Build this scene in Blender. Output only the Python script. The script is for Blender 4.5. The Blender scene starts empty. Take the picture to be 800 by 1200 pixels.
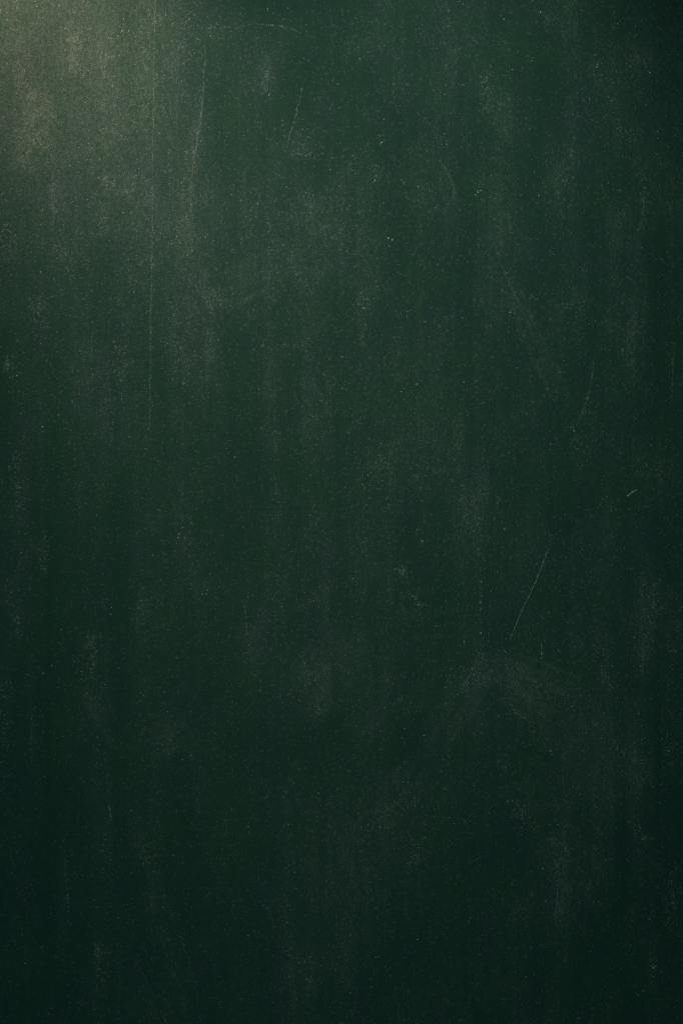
import bpy, math, random
import numpy as np

# ------------------------------------------------------------------ camera
# Units: the photograph spans 0.80 x 1.20 m of the board, so 1 photo pixel = 1 mm.
scene = bpy.context.scene
col = scene.collection
CZ = 1.50                                   # height of the picture centre on the board


def wx(px):
    return (px - 400.0) / 1000.0


def wz(py):
    return CZ + (600.0 - py) / 1000.0


cam_data = bpy.data.cameras.new('camera')
cam = bpy.data.objects.new('camera', cam_data)
col.objects.link(cam)
cam.location = (0, -2.2, CZ)
cam.rotation_euler = (math.radians(90), 0, 0)
cam_data.sensor_fit = 'VERTICAL'
cam_data.sensor_height = 36
cam_data.lens = 36 * 2.2 / 1.2
cam_data.clip_end = 50
scene.camera = cam

# ------------------------------------------------------------------ light
world = bpy.data.worlds.new('World')
scene.world = world
world.use_nodes = True
bg = world.node_tree.nodes['Background']
bg.inputs[0].default_value = (0.66, 0.94, 1.0, 1)
bg.inputs[1].default_value = 0.168


def spot(name, loc, target, power, color, size, blend, radius):
    d = bpy.data.lights.new(name, 'SPOT')
    d.energy = power
    d.color = color
    d.spot_size = math.radians(size)
    d.spot_blend = blend
    d.shadow_soft_size = radius
    o = bpy.data.objects.new(name, d)
    col.objects.link(o)
    o.location = loc
    from mathutils import Vector
    o.rotation_euler = (Vector(target) - Vector(loc)).to_track_quat('-Z', 'Y').to_euler()
    return o


# narrow-beam room lamp high in front of the board: its pool is centred above the middle
spot('room_lamp', (wx(550), -0.959, wz(-900)), (wx(396), 0, wz(304)),
     58.0, (1.0, 0.95, 0.82), 38.2, 1.0, 0.04)
# warm lamp close to the board, past its top left corner
spot('corner_lamp', (wx(-182), -0.244, wz(-412)), (wx(30), 0, wz(28)),
     36.0, (1.0, 0.65, 0.50), 51, 1.0, 0.03)

vs = scene.view_settings
vs.view_transform = 'Standard'
vs.look = 'None'
vs.exposure = 0.0
vs.gamma = 1.0
vs.use_curve_mapping = False
scene.cycles.use_denoising = False
scene.cycles.use_adaptive_sampling = False
scene.cycles.filter_width = 1.35
scene.cycles.max_bounces = 3
scene.render.film_transparent = False

# ------------------------------------------------------------------ chalk map
# How much chalk is rubbed into the paint, sampled every STEP mm on the board.
rng = np.random.default_rng(7)
random.seed(7)
STEP = 2.5
X0, X1, Y0, Y1 = -220.0, 1020.0, -220.0, 1420.0      # finely sampled area (photo mm)
NX = int((X1 - X0) / STEP) + 1
NY = int((Y1 - Y0) / STEP) + 1
GX, GY = np.meshgrid(X0 + np.arange(NX) * STEP, Y0 + np.arange(NY) * STEP)


def fft_noise(lx, ly, power=1.6):
    """Gaussian noise, correlation lengths lx, ly in mm, unit variance."""
    w = rng.standard_normal((NY, NX))
    fx = np.fft.fftfreq(NX, STEP)[None, :] * lx
    fy = np.fft.fftfreq(NY, STEP)[:, None] * ly
    amp = 1.0 / (1.0 + fx * fx + fy * fy) ** power
    n = np.fft.ifft2(np.fft.fft2(w) * amp).real
    return (n - n.mean()) / n.std()


n_blotch = fft_noise(260, 420)
n_cloud = fft_noise(80, 130)
n_band = fft_noise(60, 900, 1.2)
n_streak = fft_noise(16, 420, 1.1)
n_hairline = fft_noise(7, 700, 1.0)
n_fine = fft_noise(7, 30, 1.0)
n_dapple = fft_noise(22, 34, 1.3)

haze = 0.0170 * np.exp(0.15 * n_blotch + 0.22 * n_cloud + 0.09 * n_band
                       + 0.08 * n_streak + 0.08 * n_hairline + 0.07 * n_dapple + 0.07 * n_fine)
haze *= 1.0 + 0.10 * np.clip((500 - GY) / 500, -1, 1)


def profile(n, smooth):
    v = rng.standard_normal(n + 4 * smooth)
    k = np.hanning(2 * smooth + 1)
    v = np.convolve(v, k / k.sum(), 'same')[2 * smooth:2 * smooth + n]
    return v / (v.std() + 1e-9)


def stroke(pts, w, amount, streaky=0.5, taper=0.25, erase=False, soft=2.0):
    """Paint chalk (or wipe it away) along a polyline; w = half width in mm."""
    global haze
    pts = [np.array(p, float) for p in pts]
    seg = [np.linalg.norm(b - a) for a, b in zip(pts[:-1], pts[1:])]
    tot = sum(seg)
    best = np.full(GX.shape, 1e9)
    side = np.zeros(GX.shape)
    tt = np.zeros(GX.shape)
    acc = 0.0
    for (a, b), L in zip(zip(pts[:-1], pts[1:]), seg):
        d = (b - a) / L
        rx, ry = GX - a[0], GY - a[1]
        t = np.clip(rx * d[0] + ry * d[1], 0, L)
        ex, ey = rx - t * d[0], ry - t * d[1]
        dist = np.hypot(ex, ey)
        s = np.sign(rx * d[1] - ry * d[0]) * dist
        m = dist < best
        best = np.where(m, dist, best)
        side = np.where(m, s, side)
        tt = np.where(m, (acc + t) / tot, tt)
        acc += L
    f = np.exp(-(best / w) ** soft)
    end = np.clip(tt / taper, 0, 1) * np.clip((1 - tt) / taper, 0, 1) if taper > 0 else 1.0
    pr = profile(257, 6)
    lanes = np.interp(np.clip(side / (2.2 * w), -1, 1), np.linspace(-1, 1, 257), pr)
    f = f * (0.15 + 0.85 * end) * np.clip(1 + streaky * lanes, 0.1, 3.0)
    f = f * np.clip(1 + (0.16 * n_dapple + 0.16 * n_fine) * min(1.0, 16.0 / w), 0.1, 3)
    if erase:
        haze = haze * (1 - np.clip(amount * f, 0, 0.95))
    else:
        haze = haze + 0.72 * amount * f


# --- rubbed chalk, top left; also lamp glow and brightening painted in as chalk
stroke([(40, -200), (70, 60), (95, 310)], 125, 0.072, 0.06, 0.35)  # partly real chalk, partly the corner lamp's glow painted into the haze
stroke([(180, 120), (215, 300), (235, 420)], 60, 0.024, 0.2, 0.35)  # haze laid on to brighten an area the lamp pool leaves dim
stroke([(250, 700), (250, 900)], 60, 0.006, 0.3, 0.35)  # light painted in as haze, lower left of centre
stroke([(450, 220), (440, 380)], 50, 0.009, 0.3, 0.35)  # light painted in as haze, upper middle
stroke([(140, 420), (130, 560)], 40, 0.010, 0.3, 0.35)  # light painted in as haze, left of the pool
stroke([(400, 900), (400, 1080)], 80, 0.016, 0.3, 0.35)  # light painted in as haze, low in the middle
stroke([(130, -150), (135, 330)], 48, 0.011, 0.5, 0.3)
stroke([(84, 20), (92, 60), (96, 92)], 12, 0.026, 0.4, 0.35)
stroke([(96, 10), (104, 90)], 22, 0.020, 0.4, 0.3)
stroke([(44, 95), (38, 140), (30, 195)], 18, 0.022, 0.5, 0.3)
stroke([(56, 100), (54, 190)], 9, 0.016, 0.5, 0.3)
stroke([(62, 205), (66, 250)], 9, 0.016, 0.5, 0.35)
stroke([(24, 60), (22, 210)], 7, 0.014, 0.4, 0.3)
stroke([(128, 208), (152, 220)], 12, 0.022, 0.4, 0.4)
stroke([(124, 220), (119, 280)], 11, 0.013, 0.4, 0.3)
stroke([(152, 205), (148, 240)], 8, 0.014, 0.4, 0.3)
stroke([(12, 255), (12, 310)], 12, 0.016, 0.5, 0.3)
stroke([(66, 285), (80, 310), (85, 330)], 14, 0.013, 0.5, 0.3)
stroke([(70, 140), (66, 320)], 30, 0.012, 0.6, 0.25)
# wiped column right of the long line, and its chalky edges
stroke([(208, 30), (204, 160)], 13, 0.012, 0.5, 0.25)
stroke([(237, 100), (228, 180), (222, 290)], 5, 0.016, 0.3, 0.2)
stroke([(230, 120), (207, 340)], 8, 0.014, 0.5, 0.2)
stroke([(181, -40), (179, 200), (176, 420)], 4, 0.010, 0.2, 0.2)
stroke([(192, -40), (325, 6), (420, -10)], 26, 0.38, 0.2, 0.15, erase=True)
stroke([(262, 60), (262, 210)], 22, 0.34, 0.4, 0.3, erase=True)
stroke([(194, 180), (190, 300)], 8, 0.25, 0.3, 0.3, erase=True)
# sweep under it, running to the right
stroke([(190, 330), (240, 345), (300, 330), (350, 310)], 28, 0.012, 0.5, 0.35)
stroke([(225, 340), (262, 352)], 12, 0.012, 0.4, 0.4)
stroke([(238, 370), (248, 440)], 14, 0.008, 0.5, 0.3)
stroke([(205, 460), (212, 560)], 14, 0.006, 0.5, 0.3)
stroke([(300, 30), (322, 38), (360, 60)], 22, 0.008, 0.4, 0.35)
stroke([(312, 60), (311, 118)], 12, 0.017, 0.5, 0.35)
stroke([(330, 150), (345, 172), (385, 185)], 16, 0.009, 0.4, 0.35)
stroke([(330, 10), (460, 20)], 30, 0.22, 0.3, 0.3, erase=True)  # haze thinned to paint in falling light along the top edge
stroke([(300, 190), (400, 195)], 14, 0.35, 0.3, 0.4, erase=True)
stroke([(285, 250), (380, 290)], 36, 0.007, 0.4, 0.35)
# tall pale bands, left half
stroke([(40, 340), (45, 400)], 14, 0.009, 0.5, 0.3)
stroke([(90, 330), (90, 620)], 9, 0.007, 0.5, 0.2)
stroke([(118, 470), (116, 640)], 12, 0.006, 0.5, 0.2)
stroke([(138, 395), (140, 445)], 13, 0.010, 0.5, 0.3)
stroke([(12, 425), (10, 440)], 11, 0.012, 0.4, 0.3)
stroke([(20, 530), (22, 600)], 10, 0.008, 0.5, 0.3)
stroke([(28, 600), (24, 740)], 8, 0.004, 0.5, 0.25)
stroke([(52, 625), (52, 680)], 6, 0.012, 0.4, 0.35)
stroke([(20, 715), (23, 770)], 7, 0.010, 0.4, 0.35)
stroke([(3, 730), (2, 930)], 10, 0.010, 0.5, 0.2)
stroke([(32, 770), (38, 910)], 6, 0.008, 0.4, 0.25)
stroke([(112, 730), (108, 820)], 16, 0.010, 0.5, 0.3)
stroke([(165, 680), (163, 760)], 10, 0.008, 0.5, 0.3)
stroke([(175, 560), (170, 690)], 9, 0.004, 0.5, 0.3)
stroke([(285, 660), (292, 790)], 9, 0.006, 0.5, 0.25)
stroke([(275, 650), (275, 720)], 5, 0.006, 0.4, 0.3)
stroke([(180, 780), (165, 850), (150, 890)], 26, 0.005, 0.4, 0.3)
stroke([(222, 830), (232, 970)], 10, 0.007, 0.5, 0.25)
stroke([(170, 960), (190, 1080), (236, 1200)], 18, 0.008, 0.6, 0.25)
stroke([(158, 980), (180, 1040)], 12, 0.006, 0.5, 0.3)
stroke([(72, 990), (80, 1110)], 12, 0.007, 0.5, 0.25)
stroke([(126, 900), (122, 1060)], 8, 0.005, 0.5, 0.25)
stroke([(114, 1080), (116, 1210)], 7, 0.009, 0.5, 0.25)
stroke([(5, 890), (4, 970)], 9, 0.008, 0.5, 0.25)
stroke([(62, 640), (62, 1000)], 9, 0.40, 0.4, 0.2, erase=True)
stroke([(140, 730), (142, 1100)], 9, 0.35, 0.4, 0.2, erase=True)
stroke([(8, 360), (12, 520)], 16, 0.35, 0.4, 0.2, erase=True)
stroke([(60, 400), (62, 560)], 14, 0.25, 0.4, 0.2, erase=True)
stroke([(190, 330), (188, 560)], 7, 0.20, 0.4, 0.2, erase=True)
# middle
stroke([(426, 170), (424, 300), (425, 440)], 9, 0.009, 0.5, 0.2)
stroke([(374, 220), (370, 400)], 14, 0.006, 0.5, 0.2)
stroke([(346, 310), (350, 345)], 10, 0.007, 0.5, 0.3)
stroke([(385, 375), (345, 420)], 12, 0.006, 0.4, 0.35)
stroke([(313, 400), (318, 540), (328, 640)], 8, 0.007, 0.5, 0.2)
stroke([(440, 190), (436, 215)], 9, 0.009, 0.4, 0.3)
stroke([(452, 530), (430, 560)], 22, 0.005, 0.4, 0.3)
stroke([(468, 664), (478, 685), (490, 708)], 5.5, 0.013, 0.3, 0.2)
stroke([(325, 815), (380, 770), (460, 735), (520, 730)], 26, 0.005, 0.6, 0.3)
stroke([(360, 800), (420, 750)], 12, 0.005, 0.5, 0.3)
stroke([(400, 860), (470, 840), (535, 790)], 22, 0.005, 0.5, 0.3)
stroke([(330, 900), (345, 960), (400, 990)], 28, 0.005, 0.5, 0.3)
stroke([(425, 980), (480, 930), (510, 890)], 22, 0.007, 0.6, 0.3)
stroke([(430, 960), (425, 1100)], 12, 0.005, 0.5, 0.25)
stroke([(500, 970), (490, 1020)], 14, 0.008, 0.5, 0.3)
stroke([(395, 740), (400, 900)], 8, 0.25, 0.4, 0.2, erase=True)
stroke([(520, 660), (515, 770)], 24, 0.35, 0.3, 0.3, erase=True)
stroke([(540, 300), (530, 480)], 16, 0.22, 0.3, 0.3, erase=True)
stroke([(380, 830), (390, 870)], 14, 0.3, 0.3, 0.3, erase=True)
# upper right
stroke([(566, 80), (572, 120), (610, 165)], 19, 0.010, 0.6, 0.3)
stroke([(555, 70), (560, 100)], 14, 0.005, 0.4, 0.35)
stroke([(508, 180), (528, 210), (532, 240), (522, 300)], 6, 0.007, 0.4, 0.25)
stroke([(563, 222), (565, 330)], 14, 0.006, 0.5, 0.3)
stroke([(530, 200), (534, 280)], 7, 0.006, 0.5, 0.3)
stroke([(584, 300), (612, 370), (650, 440), (672, 500)], 12, 0.009, 0.7, 0.22)
stroke([(632, 300), (650, 390)], 9, 0.006, 0.5, 0.3)
stroke([(662, 150), (655, 220), (672, 380)], 16, 0.008, 0.6, 0.25)
stroke([(670, 330), (672, 380)], 7, 0.008, 0.5, 0.3)
stroke([(712, 230), (716, 300)], 16, 0.008, 0.6, 0.3)
stroke([(755, 210), (742, 330), (738, 440)], 9, 0.011, 0.5, 0.22)
stroke([(730, 230), (730, 300)], 8, 0.008, 0.5, 0.3)
stroke([(698, 395), (690, 470), (674, 506)], 5, 0.009, 0.4, 0.25)
stroke([(735, 55), (760, 85)], 13, 0.011, 0.4, 0.35)
stroke([(640, 5), (680, 25)], 18, 0.007, 0.4, 0.35)
stroke([(700, 120), (740, 165)], 14, 0.007, 0.4, 0.35)
stroke([(786, 160), (788, 400)], 8, 0.009, 0.5, 0.25)
stroke([(782, 395), (788, 480)], 6, 0.009, 0.5, 0.25)
stroke([(640, 60), (640, 160)], 18, 0.30, 0.3, 0.3, erase=True)
stroke([(705, 210), (700, 300)], 8, 0.35, 0.3, 0.3, erase=True)
stroke([(620, 230), (640, 300)], 10, 0.25, 0.3, 0.3, erase=True)
stroke([(770, 260), (766, 420)], 9, 0.35, 0.3, 0.3, erase=True)
# lower right: fan of wipes
stroke([(575, 765), (560, 790), (535, 840), (515, 870)], 18, 0.012, 0.6, 0.25)
stroke([(560, 775), (600, 800), (640, 850)], 16, 0.009, 0.7, 0.3)
stroke([(595, 770), (640, 790), (675, 830)], 15, 0.009, 0.7, 0.3)
stroke([(570, 820), (625, 850)], 20, 0.007, 0.6, 0.3)
stroke([(665, 640), (680, 690)], 18, 0.005, 0.5, 0.3)
stroke([(706, 755), (712, 880)], 10, 0.009, 0.5, 0.25)
stroke([(764, 680), (756, 770)], 13, 0.010, 0.5, 0.25)
stroke([(752, 800), (750, 880)], 13, 0.007, 0.5, 0.25)
stroke([(784, 720), (782, 900)], 8, 0.011, 0.5, 0.25)
stroke([(752, 600), (756, 690)], 6, 0.008, 0.5, 0.25)
stroke([(716, 590), (722, 650)], 12, 0.007, 0.5, 0.25)
stroke([(600, 935), (625, 960)], 16, 0.008, 0.4, 0.35)
stroke([(650, 930), (662, 1000), (652, 1100)], 13, 0.010, 0.6, 0.25)
stroke([(700, 990), (690, 1060)], 10, 0.006, 0.5, 0.3)
stroke([(750, 965), (758, 985)], 11, 0.010, 0.4, 0.3)
stroke([(790, 1010), (785, 1090)], 9, 0.013, 0.5, 0.3)
stroke([(770, 1090), (764, 1140)], 11, 0.009, 0.5, 0.3)
stroke([(560, 1120), (620, 1170)], 24, 0.006, 0.5, 0.35)
stroke([(590, 1040), (595, 1090)], 12, 0.005, 0.5, 0.35)
stroke([(470, 1150), (480, 1190)], 16, 0.006, 0.5, 0.35)
stroke([(600, 880), (650, 900)], 26, 0.40, 0.3, 0.3, erase=True)
stroke([(635, 780), (640, 830)], 10, 0.30, 0.3, 0.3, erase=True)
stroke([(730, 900), (725, 1050)], 10, 0.35, 0.3, 0.3, erase=True)
stroke([(772, 640), (770, 1000)], 6, 0.35, 0.3, 0.3, erase=True)
# fans and swirls left by the eraser: bundles of thin parallel wipes
def wipes(a, b, spread, n, amount, w=3.2, bow=0.0, fan=0.0):
    a, b = np.array(a, float), np.array(b, float)
    d = (b - a) / np.linalg.norm(b - a)
    nrm_ = np.array([-d[1], d[0]])
    for q in np.linspace(-1, 1, n):
        q = q + rng.normal(0, 0.6 / n)
        p0 = a + nrm_ * q * spread + d * rng.normal(0, 6)
        p2 = b + nrm_ * q * spread * (1 + fan) + d * rng.normal(0, 9)
        p1 = (p0 + p2) / 2 + nrm_ * (bow + rng.normal(0, 1.0))
        stroke([p0, p1, p2], w * rng.uniform(0.7, 1.4), 1.95 * amount * rng.uniform(0.2, 1.4), 0.2, 0.35)


wipes((566, 778), (672, 832), 22, 9, 0.0125, w=2.8, fan=0.5)
wipes((578, 766), (522, 850), 13, 6, 0.0115, w=2.8, fan=0.6)
stroke([(572, 782), (620, 804), (680, 834)], 24, 0.013, 0.5, 0.35)
wipes((590, 770), (690, 800), 14, 5, 0.0080, w=3.0, fan=0.4)
wipes((545, 800), (500, 880), 16, 5, 0.0060)
wipes((330, 830), (440, 738), 28, 7, 0.0065, w=4.5, bow=8)
wipes((440, 738), (530, 720), 24, 5, 0.0050, w=4.5, bow=-6)
wipes((300, 950), (400, 880), 30, 6, 0.0050, w=4.5, bow=10)
wipes((440, 640), (330, 700), 30, 5, 0.0040, w=5, bow=10)
wipes((560, 960), (640, 930), 18, 4, 0.0055, w=3.5, bow=-6)
wipes((400, 860), (520, 800), 20, 5, 0.0045, bow=-8)
wipes((420, 990), (520, 885), 26, 8, 0.0060)
wipes((112, 812), (158, 880), 14, 5, 0.0085, bow=12)
wipes((158, 880), (220, 846), 14, 5, 0.0085, bow=12)
wipes((95, 800), (135, 850), 12, 4, 0.0045, bow=4)
wipes((170, 960), (232, 1190), 12, 5, 0.0050, bow=6)
stroke([(300, 780), (400, 720), (500, 700)], 60, 0.005, 0.3, 0.35)
wipes((330, 560), (470, 470), 40, 7, 0.0035, w=5, bow=14)
wipes((150, 640), (260, 560), 30, 5, 0.0035, w=5, bow=12)
wipes((640, 560), (720, 470), 30, 5, 0.0035, w=4, bow=-10)
wipes((230, 1000), (340, 930), 34, 6, 0.0035, w=4, bow=12)
wipes((560, 1120), (690, 1060), 30, 6, 0.0035, w=4, bow=-12)
wipes((300, 250), (400, 170), 34, 6, 0.0045, w=4.5, bow=10)
wipes((470, 1150), (600, 1170), 24, 5, 0.0045, bow=-10)
wipes((590, 310), (668, 490), 12, 5, 0.0065, bow=5)
wipes((556, 75), (612, 170), 15, 6, 0.0070, bow=6)
wipes((505, 180), (528, 300), 7, 3, 0.0060, bow=-16)
wipes((200, 350), (350, 300), 26, 7, 0.0060, bow=16)
wipes((300, 420), (385, 370), 14, 4, 0.0055)
# tall soft eraser columns
for (ux, ua, ub, uw, um) in [(20, 480, 880, 6, .004), (45, 300, 620, 8, .006), (90, 300, 660, 8, .009), (118, 380, 700, 9, .008),
                             (150, 250, 560, 10, .007), (165, 560, 800, 8, .007), (210, 330, 640, 12, .008), (245, 330, 520, 10, .007),
                             (270, 620, 830, 7, .006), (290, 640, 820, 6, .007), (318, 380, 680, 9, .007), (372, 180, 440, 11, .008),
                             (425, 130, 470, 9, .010), (447, 20, 200, 10, .006), (470, 300, 560, 10, .005), (535, 180, 330, 8, .006),
                             (566, 230, 470, 10, .007), (562, 520, 780, 7, .007), (585, 880, 1060, 9, .006), (618, 160, 420, 10, .006),
                             (640, 300, 480, 8, .006), (662, 880, 1140, 10, .010), (672, 180, 420, 10, .009), (710, 560, 900, 9, .010),
                             (716, 210, 330, 9, .008), (742, 200, 470, 9, .011), (755, 560, 900, 8, .009), (784, 680, 930, 7, .010),
                             (788, 120, 500, 7, .009), (38, 760, 960, 6, .007), (75, 960, 1150, 9, .007), (112, 700, 1010, 10, .008),
                             (128, 880, 1090, 7, .005), (116, 1060, 1220, 7, .008), (230, 800, 1000, 8, .007), (350, 880, 1080, 12, .005),
                             (428, 930, 1130, 10, .006), (495, 930, 1090, 9, .006), (690, 960, 1120, 8, .006), (788, 980, 1120, 7, .010)]:
    stroke([(ux + rng.normal(0, 3), ua), (ux + rng.normal(0, 3), (ua + ub) / 2), (ux + rng.normal(0, 4), ub)], uw * rng.uniform(0.8, 1.5), um * (0.40 if 190 < ux < 650 else 0.75), 0.7, 0.3)
for (ux, ua, ub, uw, um) in [(8, 340, 560, 10, .30), (62, 420, 760, 9, .25), (135, 640, 1010, 8, .30), (190, 380, 620, 9, .22),
                             (262, 480, 640, 10, .20), (340, 420, 640, 12, .18), (400, 400, 700, 12, .16), (395, 60, 260, 14, .20),
                             (505, 240, 560, 10, .22), (515, 560, 780, 16, .25), (548, 300, 620, 10, .22), (600, 430, 640, 14, .22),
                             (640, 40, 200, 14, .25), (645, 480, 740, 14, .22), (696, 200, 430, 8, .28), (730, 460, 800, 9, .25),
                             (768, 200, 640, 9, .30), (772, 640, 1000, 6, .30), (62, 860, 1140, 10, .28), (100, 1010, 1180, 8, .25),
                             (200, 880, 1120, 10, .22), (310, 840, 1180, 14, .20), (460, 1000, 1180, 12, .22), (540, 960, 1160, 14, .22),
                             (630, 1000, 1180, 10, .25), (725, 880, 1120, 10, .28), (150, 40, 230, 7, .12), (8, 30, 140, 9, .10)]:
    stroke([(ux + rng.normal(0, 3), ua), (ux + rng.normal(0, 4), ub)], uw, um, 0.4, 0.4, erase=True)
# the same kind of rubbing goes on beyond the picture
for _ in range(40):
    while True:
        ax, ay = rng.uniform(X0, X1), rng.uniform(Y0, Y1)
        if not (-20 < ax < 820 and -20 < ay < 1220):
            break
    stroke([(ax, ay), (ax + rng.normal(0, 12), ay + rng.uniform(60, 170))],
           rng.uniform(6, 18), rng.uniform(0.005, 0.012), 0.5, 0.25)

chalk = np.clip(haze, 0, 0.4)


def chalk_at(px, py):
    fx = np.clip((np.asarray(px) - X0) / STEP, 0, NX - 1.001)
    fy = np.clip((np.asarray(py) - Y0) / STEP, 0, NY - 1.001)
    ix, iy = fx.astype(int), fy.astype(int)
    u, v = fx - ix, fy - iy
    return (chalk[iy, ix] * (1 - u) * (1 - v) + chalk[iy, ix + 1] * u * (1 - v)
            + chalk[iy + 1, ix] * (1 - u) * v + chalk[iy + 1, ix + 1] * u * v)


# ------------------------------------------------------------------ materials
def new_mat(name):
    m = bpy.data.materials.new(name)
    m.use_nodes = True
    nt = m.node_tree
    return m, nt, nt.nodes['Principled BSDF']


def board_material():
    m, nt, p = new_mat('green_board_paint')
    N, L = nt.nodes.new, nt.links.new

    def math_node(op, a, b=None, clamp=False):
        n = N('ShaderNodeMath')
        n.operation = op
        n.use_clamp = clamp
        for i, v in enumerate((a, b)):
            if v is None:
                continue
            if isinstance(v, (int, float)):
                n.inputs[i].default_value = v
            else:
                L(v, n.inputs[i])
        return n.outputs[0]

    tc = N('ShaderNodeTexCoord')

    def noise(scale, detail=2.0, rough=0.5, stretch=(1, 1, 1), rot=0.0):
        mp = N('ShaderNodeMapping')
        mp.inputs['Rotation'].default_value = (0, rot, 0)
        mp.inputs['Scale'].default_value = stretch
        L(tc.outputs['Object'], mp.inputs[0])
        n = N('ShaderNodeTexNoise')
        n.inputs['Scale'].default_value = scale
        n.inputs['Detail'].default_value = detail
        n.inputs['Roughness'].default_value = rough
        L(mp.outputs[0], n.inputs['Vector'])
        return n.outputs['Fac']

    at = N('ShaderNodeAttribute')
    at.attribute_name = 'chalk'
    dens = at.outputs['Fac']
    tooth = noise(760, 2.0, 0.65)                               # grain of the painted surface
    hair_a = noise(680, 1.5, 0.6, (1, 1, 0.3), 0.6)           # short rubbed fibres, two ways
    hair_b = noise(680, 1.5, 0.6, (1, 1, 0.3), -0.7)
    relief = math_node('ADD', math_node('MULTIPLY', tooth, 0.5),
                       math_node('ADD', math_node('MULTIPLY', hair_a, 0.3),
                                 math_node('MULTIPLY', hair_b, 0.2)))
    # chalk sits on the high points of the tooth
    ramp = N('ShaderNodeMapRange')
    ramp.inputs['From Min'].default_value = 0.42
    ramp.inputs['From Max'].default_value = 0.64
    ramp.inputs['To Min'].default_value = 0.40
    ramp.inputs['To Max'].default_value = 1.75
    L(relief, ramp.inputs['Value'])
    fac = math_node('MULTIPLY', dens, ramp.outputs[0], True)

    tint = N('ShaderNodeMixRGB')                               # paint, slightly uneven in hue
    tint.inputs[1].default_value = (0.0080, 0.0500, 0.0275, 1)
    tint.inputs[2].default_value = (0.0090, 0.0455, 0.0335, 1)
    cr = N('ShaderNodeMapRange')
    cr.inputs['From Min'].default_value = 0.38
    cr.inputs['From Max'].default_value = 0.62
    L(noise(20, 4.0, 0.65, (1, 1, 0.6)), cr.inputs['Value'])
    L(cr.outputs[0], tint.inputs[0])
    mix = N('ShaderNodeMixRGB')
    L(fac, mix.inputs[0])
    L(tint.outputs[0], mix.inputs[1])
    mix.inputs[2].default_value = (0.53, 0.70, 0.615, 1)
    L(mix.outputs[0], p.inputs['Base Color'])
    p.inputs['Roughness'].default_value = 0.72
    p.inputs['Specular IOR Level'].default_value = 0.12
    b = N('ShaderNodeBump')
    b.inputs['Strength'].default_value = 0.55
    b.inputs['Distance'].default_value = 0.0018
    L(relief, b.inputs['Height'])
    L(b.outputs[0], p.inputs['Normal'])
    return m


def chalk_material(name, color):
    m, nt, p = new_mat(name)
    n = nt.nodes.new('ShaderNodeTexNoise')
    n.inputs['Scale'].default_value = 260
    n.inputs['Detail'].default_value = 2
    tc = nt.nodes.new('ShaderNodeTexCoord')
    nt.links.new(tc.outputs['Object'], n.inputs['Vector'])
    r = nt.nodes.new('ShaderNodeValToRGB')
    r.color_ramp.elements[0].position = 0.3
    r.color_ramp.elements[1].position = 0.7
    r.color_ramp.elements[0].color = (color[0] * .55, color[1] * .55, color[2] * .55, 1)
    r.color_ramp.elements[1].color = (color[0], color[1], color[2], 1)
    nt.links.new(n.outputs['Fac'], r.inputs[0])
    nt.links.new(r.outputs[0], p.inputs['Base Color'])
    p.inputs['Roughness'].default_value = 0.95
    p.inputs['Specular IOR Level'].default_value = 0.05
    return m


MAT_BOARD = board_material()
MAT_BACK = chalk_material('fibreboard_backing', (0.22, 0.15, 0.09))
MAT_DUST = chalk_material('thin_chalk_dust', (0.32, 0.41, 0.36))
MAT_FIBRE = chalk_material('rubbed_chalk_film', (0.130, 0.178, 0.150))
MAT_SMEAR = chalk_material('smeared_chalk', (0.21, 0.27, 0.235))
MAT_CHALK = chalk_material('white_chalk', (0.58, 0.70, 0.64))


# ------------------------------------------------------------------ board
def raw_mesh(name, verts, faces_flat, nper):
    """verts (n,3) array, faces_flat (m, nper) int array."""
    me = bpy.data.meshes.new(name)
    nf = len(faces_flat)
    me.vertices.add(len(verts))
    me.vertices.foreach_set('co', np.asarray(verts, np.float32).ravel())
    me.loops.add(nf * nper)
    me.loops.foreach_set('vertex_index', np.asarray(faces_flat, np.int32).ravel())
    me.polygons.add(nf)
    me.polygons.foreach_set('loop_start', np.arange(0, nf * nper, nper, dtype=np.int32))
    me.update(calc_edges=True)
    return me


board = bpy.data.objects.new('chalkboard', None)
col.objects.link(board)
board.location = (0, 0, CZ)
board['label'] = 'dark green chalkboard with rubbed chalk haze, thin scratches and white dust'
board['category'] = 'chalkboard'


def add_part(name, me, mat, parent=board, label=None, kind=None):
    o = bpy.data.objects.new(name, me)
    if mat and not me.materials:
        me.materials.append(mat)
    col.objects.link(o)
    o.parent = parent
    if label:
        o['label'] = label
    if kind:
        o['kind'] = kind
    return o


def axis(a0, a1, lo, hi):
    fine = np.arange(int((a1 - a0) / STEP) + 1) * STEP + a0
    pre = np.linspace(lo, a0, 25)[:-1]
    post = np.linspace(fine[-1], hi, 25)[1:]
    return np.concatenate([pre, fine, post])


BX0, BX1, BY0, BY1 = -900.0, 1700.0, -600.0, 1800.0           # whole panel
ax_, ay_ = axis(X0, X1, BX0, BX1), axis(Y0, Y1, BY0, BY1)
PX, PY = np.meshgrid(ax_, ay_)
bow = 0.0012 * np.sin(PX / 410.0 + 0.6) * np.cos(PY / 530.0)  # the sheet is not perfectly flat


def surf_y(px, py):
    return 0.0012 * np.sin(np.asarray(px) / 410.0 + 0.6) * np.cos(np.asarray(py) / 530.0)


verts = np.stack([(PX - 400) / 1000, bow, (600 - PY) / 1000], -1).reshape(-1, 3)
nx, ny = len(ax_), len(ay_)
ii = np.arange(nx * ny).reshape(ny, nx)
quads = np.stack([ii[:-1, :-1], ii[1:, :-1], ii[1:, 1:], ii[:-1, 1:]], -1).reshape(-1, 4)
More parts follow.
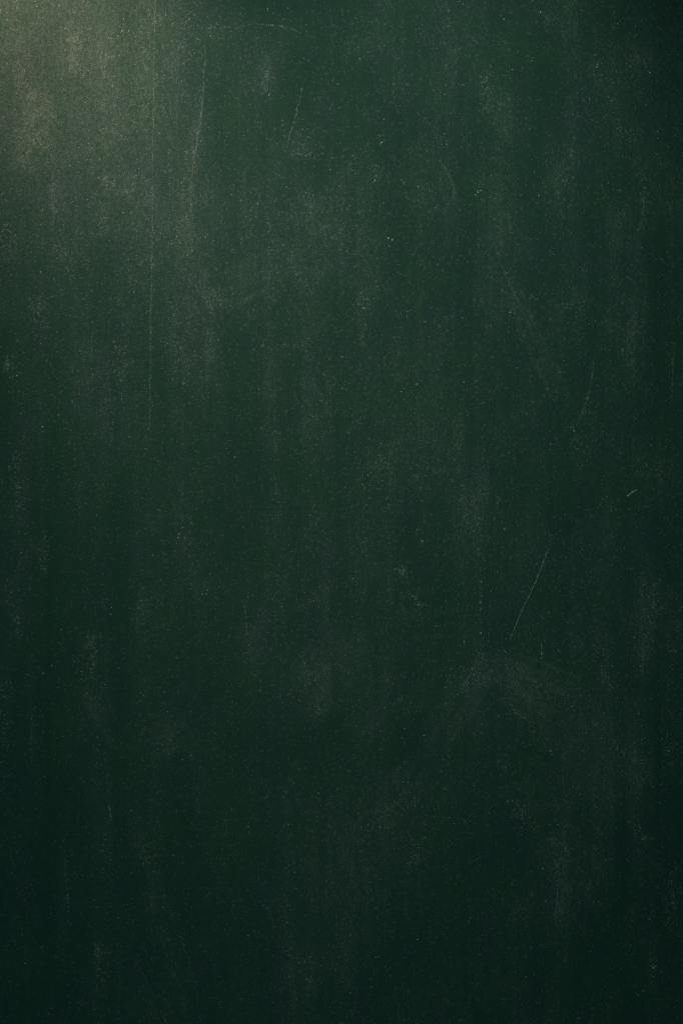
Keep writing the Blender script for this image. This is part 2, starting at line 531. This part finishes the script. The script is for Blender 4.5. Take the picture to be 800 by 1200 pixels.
# turn the edge back so that the sheet has a folded rim
ring = np.concatenate([ii[0, :], ii[1:, -1], ii[-1, -2::-1], ii[-2:0:-1, 0]])
back = verts[ring].copy()
back[:, 1] = 0.006
base = len(verts)
nr = len(ring)
k = np.arange(nr)
rim = np.stack([ring, ring[(k + 1) % nr], base + (k + 1) % nr, base + k], -1)
me = raw_mesh('writing_surface', np.concatenate([verts, back]), np.concatenate([quads, rim]), 4)
vals = np.concatenate([chalk_at(PX, PY).ravel(), np.full(nr, 0.015)])
att = me.attributes.new('chalk', 'FLOAT', 'POINT')
att.data.foreach_set('value', vals.astype(np.float32))
me.polygons.foreach_set('use_smooth', np.concatenate([np.ones(len(quads), bool), np.zeros(nr, bool)]))
surface = add_part('writing_surface', me, MAT_BOARD)

bx0, bx1, bz0, bz1 = (BX0 - 400) / 1000 + .004, (BX1 - 400) / 1000 - .004, (600 - BY1) / 1000 + .004, (600 - BY0) / 1000 - .004
bv = np.array([(x, y, z) for y in (0.0045, 0.018) for (x, z) in ((bx0, bz0), (bx1, bz0), (bx1, bz1), (bx0, bz1))])
bf = np.array([(0, 1, 2, 3), (7, 6, 5, 4), (0, 4, 5, 1), (1, 5, 6, 2), (2, 6, 7, 3), (3, 7, 4, 0)])
add_part('backing_panel', raw_mesh('backing_panel', bv, bf, 4), MAT_BACK)

# ------------------------------------------------------------------ chalk grains
def grain_mesh(name, px, py, size, aspect, ang):
    """Low five-sided crumbs of chalk lying on the board (all arrays, mm)."""
    px, py, size = map(np.asarray, (px, py, size))
    n = len(px)
    K = 5
    th = np.linspace(0, 2 * np.pi, K, endpoint=False)[None, :] + rng.uniform(0, 6.28, (n, 1))
    r = rng.uniform(0.65, 1.25, (n, K)) * (size / 2)[:, None]
    lx = r * np.cos(th) * np.sqrt(aspect)[:, None]
    ly = r * np.sin(th) / np.sqrt(aspect)[:, None]
    c, s = np.cos(ang)[:, None], np.sin(ang)[:, None]
    gx = px[:, None] + lx * c - ly * s
    gy = py[:, None] + lx * s + ly * c
    y0 = surf_y(px, py)
    v = np.zeros((n, K + 1, 3))
    v[:, :K, 0] = (gx - 400) / 1000
    v[:, :K, 2] = (600 - gy) / 1000
    v[:, :K, 1] = (y0 + 0.00004)[:, None]
    v[:, K, 0] = (px - 400) / 1000
    v[:, K, 2] = (600 - py) / 1000
    v[:, K, 1] = y0 - size / np.sqrt(aspect) * 0.00018 - 0.00003
    b = (np.arange(n) * (K + 1))[:, None]
    tri = np.stack([np.stack([b[:, 0] + i, b[:, 0] + K, b[:, 0] + (i + 1) % K], -1)
                    for i in range(K)], 1).reshape(-1, 3)
    if name is None:
        return v.reshape(-1, 3), tri
    return raw_mesh(name, v.reshape(-1, 3), tri, 3)


def fibre_geo(px, py, length, width, ang):
    """Short bent threads of rubbed chalk: a low ridge with pointed ends."""
    px, py = np.asarray(px), np.asarray(py)
    n = len(px)
    bend = rng.normal(0, 0.55, n)
    st = np.array([-0.5, -0.17, 0.17, 0.5])
    cxs, cys, tas = [], [], []
    for q in st:
        a = ang + bend * q
        cxs.append(px + length * q * np.cos(ang) - length * bend * (q * q - 0.1) * np.sin(ang))
        cys.append(py + length * q * np.sin(ang) + length * bend * (q * q - 0.1) * np.cos(ang))
        tas.append(a)
    y0 = surf_y(px, py)
    V = np.zeros((n, 8, 3))

    def put(k, x, y, h):
        V[:, k, 0] = (x - 400) / 1000
        V[:, k, 2] = (600 - y) / 1000
        V[:, k, 1] = y0 + 0.00004 - h
    put(0, cxs[0], cys[0], 0)
    for j, b in ((1, 1), (2, 4)):
        nx_, ny_ = -np.sin(tas[j]) * width / 2, np.cos(tas[j]) * width / 2
        jit = rng.uniform(0.6, 1.3, n)
        put(b, cxs[j] + nx_ * jit, cys[j] + ny_ * jit, 0)
        put(b + 1, cxs[j], cys[j], 0.00008 + 0.00012 * width)
        put(b + 2, cxs[j] - nx_ * jit, cys[j] - ny_ * jit, 0)
    put(7, cxs[3], cys[3], 0)
    T = np.array([(0, 2, 1), (0, 3, 2), (1, 2, 5), (1, 5, 4), (2, 3, 6), (2, 6, 5), (4, 5, 7), (5, 6, 7)])
    tri = (np.arange(n) * 8)[:, None, None] + T[None]
    return V.reshape(-1, 3), tri.reshape(-1, 3)


def lean(n):
    return np.where(rng.random(n) < 0.5, rng.normal(0.85, 0.55, n), rng.normal(-1.0, 0.6, n))


def join(name, *geos):
    vs_, ts_, base_ = [], [], 0
    for v, t in geos:
        vs_.append(v)
        ts_.append(t + base_)
        base_ += len(v)
    return raw_mesh(name, np.concatenate(vs_), np.concatenate(ts_), 3)


def sizes(n, mean, sig=0.40, top=2.2):
    return np.minimum(np.exp(rng.normal(math.log(mean), sig, n)), top)


def fibre(n):
    """Aspect and angle: mostly crumbs, some short fibres leaning both ways."""
    a = 1 + rng.exponential(0.9, n)
    ang = np.where(rng.random(n) < 0.55, rng.normal(-0.75, 0.5, n), rng.normal(1.0, 0.6, n))
    return np.minimum(a, 4.5), ang


# fine dust over the whole sheet, thicker where chalk was rubbed in
cand = 420000
cx, cy = rng.uniform(X0, X1, cand), rng.uniform(Y0, Y1, cand)
den = chalk_at(cx, cy)
dust_noise = (0.7 * n_dapple + 0.7 * n_cloud)[np.clip(((cy - Y0) / STEP).astype(int), 0, NY - 1),
                      np.clip(((cx - X0) / STEP).astype(int), 0, NX - 1)]
keep = rng.random(cand) < np.clip((np.minimum(den, 0.06) / 0.036) ** 1.5 * 0.085 * np.exp(0.6 * dust_noise), 0, 1)
cx, cy = cx[keep], cy[keep]
a, g = fibre(len(cx))
add_part('chalk_dust', grain_mesh('chalk_dust', cx, cy, sizes(len(cx), 0.66, 0.45, 1.7), a, g),
         MAT_DUST, kind='stuff', label='fine pale chalk dust clinging all over the board')
cand = 330000
cx, cy = rng.uniform(X0, X1, cand), rng.uniform(Y0, Y1, cand)
keep = rng.random(cand) < np.clip(0.06 + chalk_at(cx, cy) / 0.040 * 0.36, 0, 0.75)
cx, cy = cx[keep], cy[keep]
nfib = len(cx)
v, t = fibre_geo(cx, cy, np.clip(rng.lognormal(0.95, 0.4, nfib), 1.2, 5.5),
                 np.clip(rng.lognormal(-0.45, 0.3, nfib), 0.35, 1.0), lean(nfib))
add_part('rubbed_chalk', raw_mesh('rubbed_chalk', v, t, 3), MAT_FIBRE, kind='stuff',
         label='faint short threads of rubbed chalk all over the board')


# ------------------------------------------------------------------ chalk lines
def resample(pts, step):
    pts = np.array(pts, float)
    # smooth the polyline a little (Catmull-Rom)
    out = []
    P = np.vstack([2 * pts[0] - pts[1], pts, 2 * pts[-1] - pts[-2]])
    for i in range(1, len(P) - 2):
        p0, p1, p2, p3 = P[i - 1:i + 3]
        m = max(2, int(np.linalg.norm(p2 - p1) / step))
        t = np.linspace(0, 1, m, endpoint=False)[:, None]
        out.append(0.5 * ((2 * p1) + (-p0 + p2) * t + (2 * p0 - 5 * p1 + 4 * p2 - p3) * t ** 2
                          + (-p0 + 3 * p1 - 3 * p2 + p3) * t ** 3))
    return np.vstack(out + [pts[-1:]])


def chalk_line(label, pts, dens, width=0.45, size=0.8, mat=None, gaps=0.5, taper=0.2, bright=None, wobble=0.3, trace=0.32):
    """A line drawn with a chalk edge: crumbs strung along it with gaps. dens = crumbs per mm."""
    c = resample(pts, 1.0)
    n = max(12, int(len(c) * dens))
    t = rng.random(n * 3)
    pr = profile(400, 8)
    p = np.clip(1 + gaps * np.interp(t, np.linspace(0, 1, 400), pr), 0.05, 3) / 3
    p *= np.clip(np.minimum(t, 1 - t) / taper, 0.15, 1)
    if bright:
        p *= np.where((t > bright[0]) & (t < bright[1]), 1.0, 0.42)
    t = t[rng.random(n * 3) < p]
    f = t * (len(c) - 1)
    i = np.clip(f.astype(int), 0, len(c) - 2)
    q = c[i] + (c[i + 1] - c[i]) * (f - i)[:, None]
    d = c[i + 1] - c[i]
    ang = np.arctan2(d[:, 1], d[:, 0])
    wobs = wobble * profile(400, 30)
    wob = np.interp(t, np.linspace(0, 1, 400), wobs)
    off = rng.normal(0, width, len(t)) + wob
    nrm = np.stack([-np.sin(ang), np.cos(ang)], -1)
    q = q + nrm * off[:, None]
    asp = 1 + rng.exponential(0.8, len(t))
    geos = [grain_mesh(None, q[:, 0], q[:, 1], sizes(len(t), size, 0.3, 1.5),
                       np.minimum(asp, 4), ang + rng.normal(0, 0.35, len(t)))]
    # thin continuous trace under the crumbs
    tc_ = np.linspace(0, 1, len(c))
    dd = np.gradient(c, axis=0)
    dd /= np.linalg.norm(dd, axis=1)[:, None]
    nn = np.stack([-dd[:, 1], dd[:, 0]], -1)
    wv = np.clip(0.34 + 0.16 * np.interp(tc_, np.linspace(0, 1, 400), profile(400, 6)), 0.1, 0.7)
    wv *= np.clip(np.minimum(tc_, 1 - tc_) / taper, 0.2, 1) * trace
    ce = c + nn * np.interp(tc_, np.linspace(0, 1, 400), wobs)[:, None]
    L_, R_ = ce + nn * wv[:, None] / 2, ce - nn * wv[:, None] / 2
    m = len(c)
    V = np.zeros((3 * m, 3))
    for o_, pp, h in ((0, L_, 0.0), (m, ce, 0.00012), (2 * m, R_, 0.0)):
        V[o_:o_ + m, 0] = (pp[:, 0] - 400) / 1000
        V[o_:o_ + m, 2] = (600 - pp[:, 1]) / 1000
        V[o_:o_ + m, 1] = surf_y(ce[:, 0], ce[:, 1]) + 0.00004 - h
    k_ = np.arange(m - 1)
    tr = np.concatenate([np.stack(f_, -1) for f_ in (
        (k_, k_ + m, k_ + 1), (k_ + 1, k_ + m, k_ + m + 1),
        (k_ + m, k_ + 2 * m, k_ + m + 1), (k_ + m + 1, k_ + 2 * m, k_ + 2 * m + 1))])
    geos.append((V, tr))
    return add_part('chalk_line', join('chalk_line', *geos), mat or MAT_DUST, label=label)


chalk_line('long faint vertical chalk line down from the top edge',
           [(182, -60), (181, 40), (180, 130), (178.5, 250), (177, 350), (175, 520)], 1.3, 0.7, 0.60, gaps=0.3, taper=0.1, trace=0.42)
chalk_line('bright slanting chalk line beside the long vertical one',
           [(240, 38), (239, 85), (237, 118), (230, 168), (225, 210), (222, 272)], 2.3, 0.85, 0.60, gaps=0.3, taper=0.1, bright=(0.30, 0.68), trace=0.32)
chalk_line('faint parallel edge of the slanting chalk line',
           [(233, 110), (217, 190), (212, 250), (204, 335)], 1.2, 1.5, 0.60, trace=0.05)
chalk_line('shallow arched chalk line near the top edge',
           [(183, 38), (222, 33), (262, 32), (300, 28), (330, 31), (352, 38), (385, 50)], 1.0, 0.6, 0.64, gaps=0.7, taper=0.15, trace=0.24)
chalk_line('short chalk tick leaning right',
           [(356, 96), (349, 125), (340, 158), (335, 170)], 1.4, 0.55, 0.66)
chalk_line('faint short stroke left of the leaning tick', [(330, 138), (333, 158)], 1.6, 0.9, 0.62)
chalk_line('clean thin scratch slanting down to the left',
           [(645, 634), (630, 675), (611, 716), (596, 752)], 2.6, 0.28, 0.66, gaps=0.35, taper=0.15, wobble=0.08, trace=0.8)
chalk_line('faint scratch tail at the lower left of the slanting scratch',
           [(563, 765), (552, 788), (540, 808), (528, 822)], 1.4, 0.5, 0.62)
chalk_line('dotted vertical trail of chalk crumbs',
           [(560.5, 640), (562.5, 672), (563, 700), (563.5, 742)], 0.35, 0.6, 0.85, MAT_DUST, gaps=0.9, trace=0.1)
chalk_line('faint vertical line low on the left',
           [(75, 990), (78, 1030), (80, 1060), (83, 1105)], 1.1, 0.5, 0.6, trace=0.2)
chalk_line('tiny bright vertical nick', [(127.5, 940), (131, 962)], 1.5, 0.3, 0.8)
chalk_line('long faint curved line near the bottom edge',
           [(184, 1030), (202, 1072), (217, 1112), (228, 1155), (236, 1200)], 0.7, 0.7, 0.58, trace=0.14)
chalk_line('faint short vertical line', [(229, 918), (232, 940), (234, 968)], 0.8, 0.9, 0.6, trace=0.1)
chalk_line('faint vertical line ending in a small tick',
           [(88, 500), (88, 540), (91, 575), (93.5, 612)], 0.7, 0.9, 0.62, trace=0.1)
chalk_line('faint vertical rub at the left edge', [(39, 828), (37.5, 860), (37.5, 902)], 0.9, 1.1, 0.62, trace=0.1)
chalk_line('faint upright line above the middle left', [(320, 548), (323, 575), (329, 620)], 0.6, 1.0, 0.62, trace=0.1)
chalk_line('faint paired upright line', [(284, 700), (288, 722), (290, 748)], 1.1, 0.7, 0.64)
chalk_line('dotted line slanting to a small bright knot',
           [(696, 408), (692, 450), (684, 478), (673, 504)], 1.1, 0.6, 0.68)
chalk_line('short dotted dash rising to the right',
           [(733, 582), (740, 577), (746, 573)], 1.4, 0.4, 0.85, MAT_CHALK)
chalk_line('faint slanting stroke of a wipe', [(585, 305), (598, 335), (607, 356)], 1.1, 0.7, 0.66)
chalk_line('faint hooked stroke', [(513, 184), (524, 202), (531, 216), (531, 236)], 1.2, 0.7, 0.66)
chalk_line('faint upright stroke in the right band', [(754, 222), (753, 250), (748, 275)], 1.1, 0.9, 0.66)
chalk_line('faint upright stroke at the far right', [(788, 400), (788, 440), (787, 470)], 1.0, 0.6, 0.66)
chalk_line('faint upright hairline low on the right', [(655, 1025), (652, 1050), (650, 1082)], 1.2, 0.4, 0.62)
chalk_line('short row of chalk dots', [(634, 752), (634.5, 770)], 0.8, 0.5, 0.95, MAT_CHALK)
chalk_line('faint dotted line under the fan of wipes', [(600, 832), (615, 842), (626, 850)], 1.0, 0.6, 0.72)
chalk_line('upright row of chalk dots on the left', [(108, 395), (108, 410), (109, 426)], 0.4, 0.5, 0.8, MAT_DUST, trace=0.05)
chalk_line('second upright row of chalk dots on the left', [(94, 416), (92, 432), (91, 450)], 0.5, 0.8, 0.8, MAT_DUST, trace=0.05)


# ------------------------------------------------------------------ chalk smears
def chalk_smear(label, pts, width, n, size=0.7, mat=None):
    c = resample(pts, 1.0)
    # crumbs gather in small knots
    n = int(n * 0.5)
    kn = max(3, n // 4)
    kt = rng.beta(1.6, 1.6, kn) * 1.3 - 0.15
    kx = rng.normal(0, width * 0.65, kn)
    sel = rng.integers(0, kn, n)
    t = kt[sel] + rng.normal(0, 4.0 / max(len(c), 3), n)
    off = kx[sel] + rng.normal(0, 2.8, n)
    f = t * (len(c) - 1)
    i = np.clip(f.astype(int), 0, len(c) - 2)
    d = c[i + 1] - c[i]
    ang = np.arctan2(d[:, 1], d[:, 0])
    q = c[i] + d * (f - i)[:, None] + np.stack([-np.sin(ang), np.cos(ang)], -1) * off[:, None]
    a, g = fibre(n)
    m = n * 2 // 3
    me = join('chalk_smear',
              fibre_geo(q[:m, 0], q[:m, 1], np.clip(rng.lognormal(0.9, 0.35, m), 1.2, 5.0),
                        np.clip(rng.lognormal(-0.45, 0.3, m), 0.35, 1.0), lean(m)),
              grain_mesh(None, q[m:, 0], q[m:, 1], sizes(n - m, size * 0.9, 0.42, 1.7), a[m:], g[m:]))
    return add_part('chalk_smear', me, mat or MAT_SMEAR, label=label, kind='stuff')


SMEARS = [
    ('thick pale chalk smear near the top left', [(76, 22), (88, 55), (94, 82)], 9, 620, 0.85),
    ('broad chalk smear at the left edge', [(44, 110), (34, 150), (30, 190)], 13, 900, 0.80),
    ('ragged chalk smear with a bright lower end', [(57, 120), (54, 160), (56, 188)], 5, 240, 0.85),
    ('small chalk smear below the ragged one', [(62, 210), (66, 245)], 6, 190, 0.85),
    ('narrow upright chalk smear by the left edge', [(22, 70), (22, 105)], 4, 110, 0.8),
    ('short sideways chalk smear', [(122, 210), (134, 218)], 5, 130, 0.85),
    ('faint upright chalk smear', [(121, 232), (119, 275)], 7, 150, 0.75),
    ('small faint chalk smear', [(152, 215), (150, 235)], 6, 90, 0.75),
    ('pale chalk smear at the left edge', [(12, 262), (11, 300)], 8, 170, 0.75),
    ('chalk smear with bright crumbs', [(66, 288), (78, 300), (84, 322)], 8, 170, 0.8),
    ('pale crumbs along the top of the long line', [(174, 8), (180, 22)], 6, 70, 0.8),
    ('upright knot of chalk crumbs', [(310, 82), (314, 112)], 5, 150, 0.8),
    ('faint chalk patch beside the leaning tick', [(336, 168), (375, 180)], 8, 130, 0.7),
    ('loose chalk crumbs over the arched line', [(215, 20), (240, 45)], 12, 120, 0.75),
    ('wispy chalk smear with curled fibres', [(230, 340), (262, 352)], 8, 150, 0.75),
    ('faint chalk smear in the left band', [(42, 345), (46, 385)], 8, 130, 0.75),
    ('small bright chalk smear at the left edge', [(10, 420), (12, 436)], 6, 110, 0.85),
    ('scattered chalk crumbs', [(134, 400), (145, 440)], 8, 150, 0.75),
    ('faint chalk smear above the darker band', [(18, 535), (24, 595)], 8, 220, 0.72),
    ('narrow chalk smear', [(52, 630), (51, 672)], 3.5, 90, 0.75),
    ('bright narrow chalk smear at the left edge', [(20, 718), (22, 760)], 4, 110, 0.8),
    ('dim chalk smear at the lower left edge', [(2, 760), (3, 900)], 6, 230, 0.75),
    ('faint square chalk patch', [(112, 745), (108, 815)], 10, 240, 0.66),
    ('faint upright chalk patch', [(165, 690), (163, 745)], 7, 130, 0.64),
    ('crumbs around the small specks in the middle', [(425, 345), (424, 400)], 7, 120, 0.7),
    ('small knot of chalk crumbs', [(446, 165), (448, 172)], 2, 36, 0.85),
    ('faint chalk knot under the small one', [(436, 190), (440, 212)], 5, 90, 0.75),
    ('short slanting chalk smear in the middle', [(467, 664), (474, 672)], 2.5, 90, 0.85),
    ('lower end of the short slanting smear', [(484, 700), (491, 711)], 3, 70, 0.8),
    ('short chalk dash near the middle', [(448, 536), (455, 548)], 5, 60, 0.75),
    ('faint diagonal chalk patch', [(566, 85), (574, 120)], 11, 220, 0.68),
    ('small chalk mark in the upper right', [(632, 14), (645, 22)], 3.5, 46, 0.85),
    ('faint chalk patch in the upper right corner', [(738, 62), (760, 82)], 9, 130, 0.75),
    ('dotted chalk fleck in the upper right', [(722, 150), (742, 168)], 5, 60, 0.8),
    ('faint upright chalk patch on the right', [(755, 225), (752, 260)], 4, 80, 0.75),
    ('faint chalk patch in the right band', [(738, 385), (736, 425)], 6, 120, 0.7),
    ('small bright knot at the end of the dotted line', [(670, 498), (676, 522)], 3, 60, 0.85),
    ('wispy patch at the top of the fan of wipes', [(548, 805), (572, 775)], 10, 200, 0.62),
    ('streaked patch in the fan of wipes', [(575, 780), (650, 825)], 12, 260, 0.62),
    ('faint chalk patch right of the fan', [(700, 755), (714, 800)], 10, 180, 0.72),
    ('faint upright patch by the right edge', [(764, 690), (758, 765)], 8, 200, 0.75),
    ('dim patch at the right edge', [(783, 860), (784, 895)], 5, 100, 0.8),
    ('faint patch above the lower right band', [(596, 940), (620, 952)], 8, 120, 0.72),
    ('upright crumbly band low on the right', [(648, 985), (662, 1000), (655, 1035)], 9, 200, 0.74),
    ('small square patch low on the right', [(746, 970), (755, 985)], 6, 80, 0.72),
    ('dim chalk band at the lower right edge', [(790, 1020), (784, 1080)], 7, 180, 0.74),
    ('crumbs around the small bright speck', [(762, 1128), (770, 1138)], 5, 46, 0.8),
    ('faint chalk streaks low in the middle', [(492, 985), (486, 1010)], 7, 110, 0.74),
    ('wispy slanting chalk streaks', [(425, 980), (470, 940)], 10, 220, 0.64),
    ('thin crumbs low on the left', [(114, 1100), (116, 1195)], 4, 150, 0.72),
    ('faint chalk patch at the head of the curved line', [(160, 985), (175, 1010)], 9, 120, 0.64),
]
for s in SMEARS:
    chalk_smear(*s)

# ------------------------------------------------------------------ single specks
SPECKS = [(455, 279, 2.0), (459.5, 281, 1.9), (456, 288, 1.2), (560, 225, 1.9), (563, 223, 1.4), (557, 228, 1.3),
          (447, 167, 1.8), (439, 211, 1.6), (315, 111, 1.4), (672, 505, 1.6), (761, 85, 1.7), (633, 14, 1.7),
          (645, 880, 1.7), (646, 884, 1.2), (765, 1134, 1.9), (767, 1132, 1.6), (563, 742, 1.6), (634, 766, 1.5),
          (634, 771, 1.3), (50, 500, 1.7), (210, 626, 1.5), (209, 630, 1.2), (131, 712, 1.3), (130, 720, 1.5),
          (51, 789, 1.4), (61, 780, 1.2), (495, 634, 1.5), (490, 709, 1.4), (401, 455, 1.5), (488, 450, 1.6),
          (470, 459, 1.3), (401, 418, 1.2), (597, 366, 1.5), (543, 448, 1.3), (590, 22, 1.4), (699, 78, 1.5),
          (716, 118, 1.2), (600, 81, 1.2), (291, 969, 1.6), (345, 1022, 1.3), (80, 1053, 1.1), (30, 1129, 1.3),
          (66, 1121, 1.3), (691, 1115, 1.2), (760, 1077, 1.4), (709, 1008, 1.2), (496, 862, 1.3), (474, 854, 1.2),
          (338, 966, 1.4), (373, 929, 1.2), (291, 1096, 1.2), (489, 1101, 1.3), (753, 1161, 1.3), (747, 1166, 1.2),
          (591, 620, 1.5), (677, 1193, 1.4), (783, 880, 1.6), (770, 154, 1.4), (588, 340, 1.3), (20, 440, 1.4),
          (425, 361, 1.5), (427, 361, 1.2), (22, 730, 1.4), (145, 22, 1.5), (143, 36, 1.5), (151, 36, 1.3)]
speck_meshes = []
for k in range(5):
    n = 1
    me = grain_mesh('chalk_speck', [400.0], [600.0], [1.0], np.array([1.0 + 0.3 * k]), np.array([0.6 * k]))
    co = np.zeros(6 * 3, np.float32)
    me.vertices.foreach_get('co', co)
    co = co.reshape(6, 3)
    co[:, 1] -= float(surf_y(400, 600))
    me.vertices.foreach_set('co', co.ravel())
    me.materials.append(MAT_CHALK)
    speck_meshes.append(me)
for k, (sx, sy, ss) in enumerate(SPECKS):
    o = add_part('chalk_speck', speck_meshes[k % 5], None)
    o.location = ((sx - 400) / 1000, float(surf_y(sx, sy)), (600 - sy) / 1000)
    o.scale = (ss * 1.15, 1.6, ss * 1.15)
    o.rotation_euler = (0, rng.uniform(0, 6.28), 0)
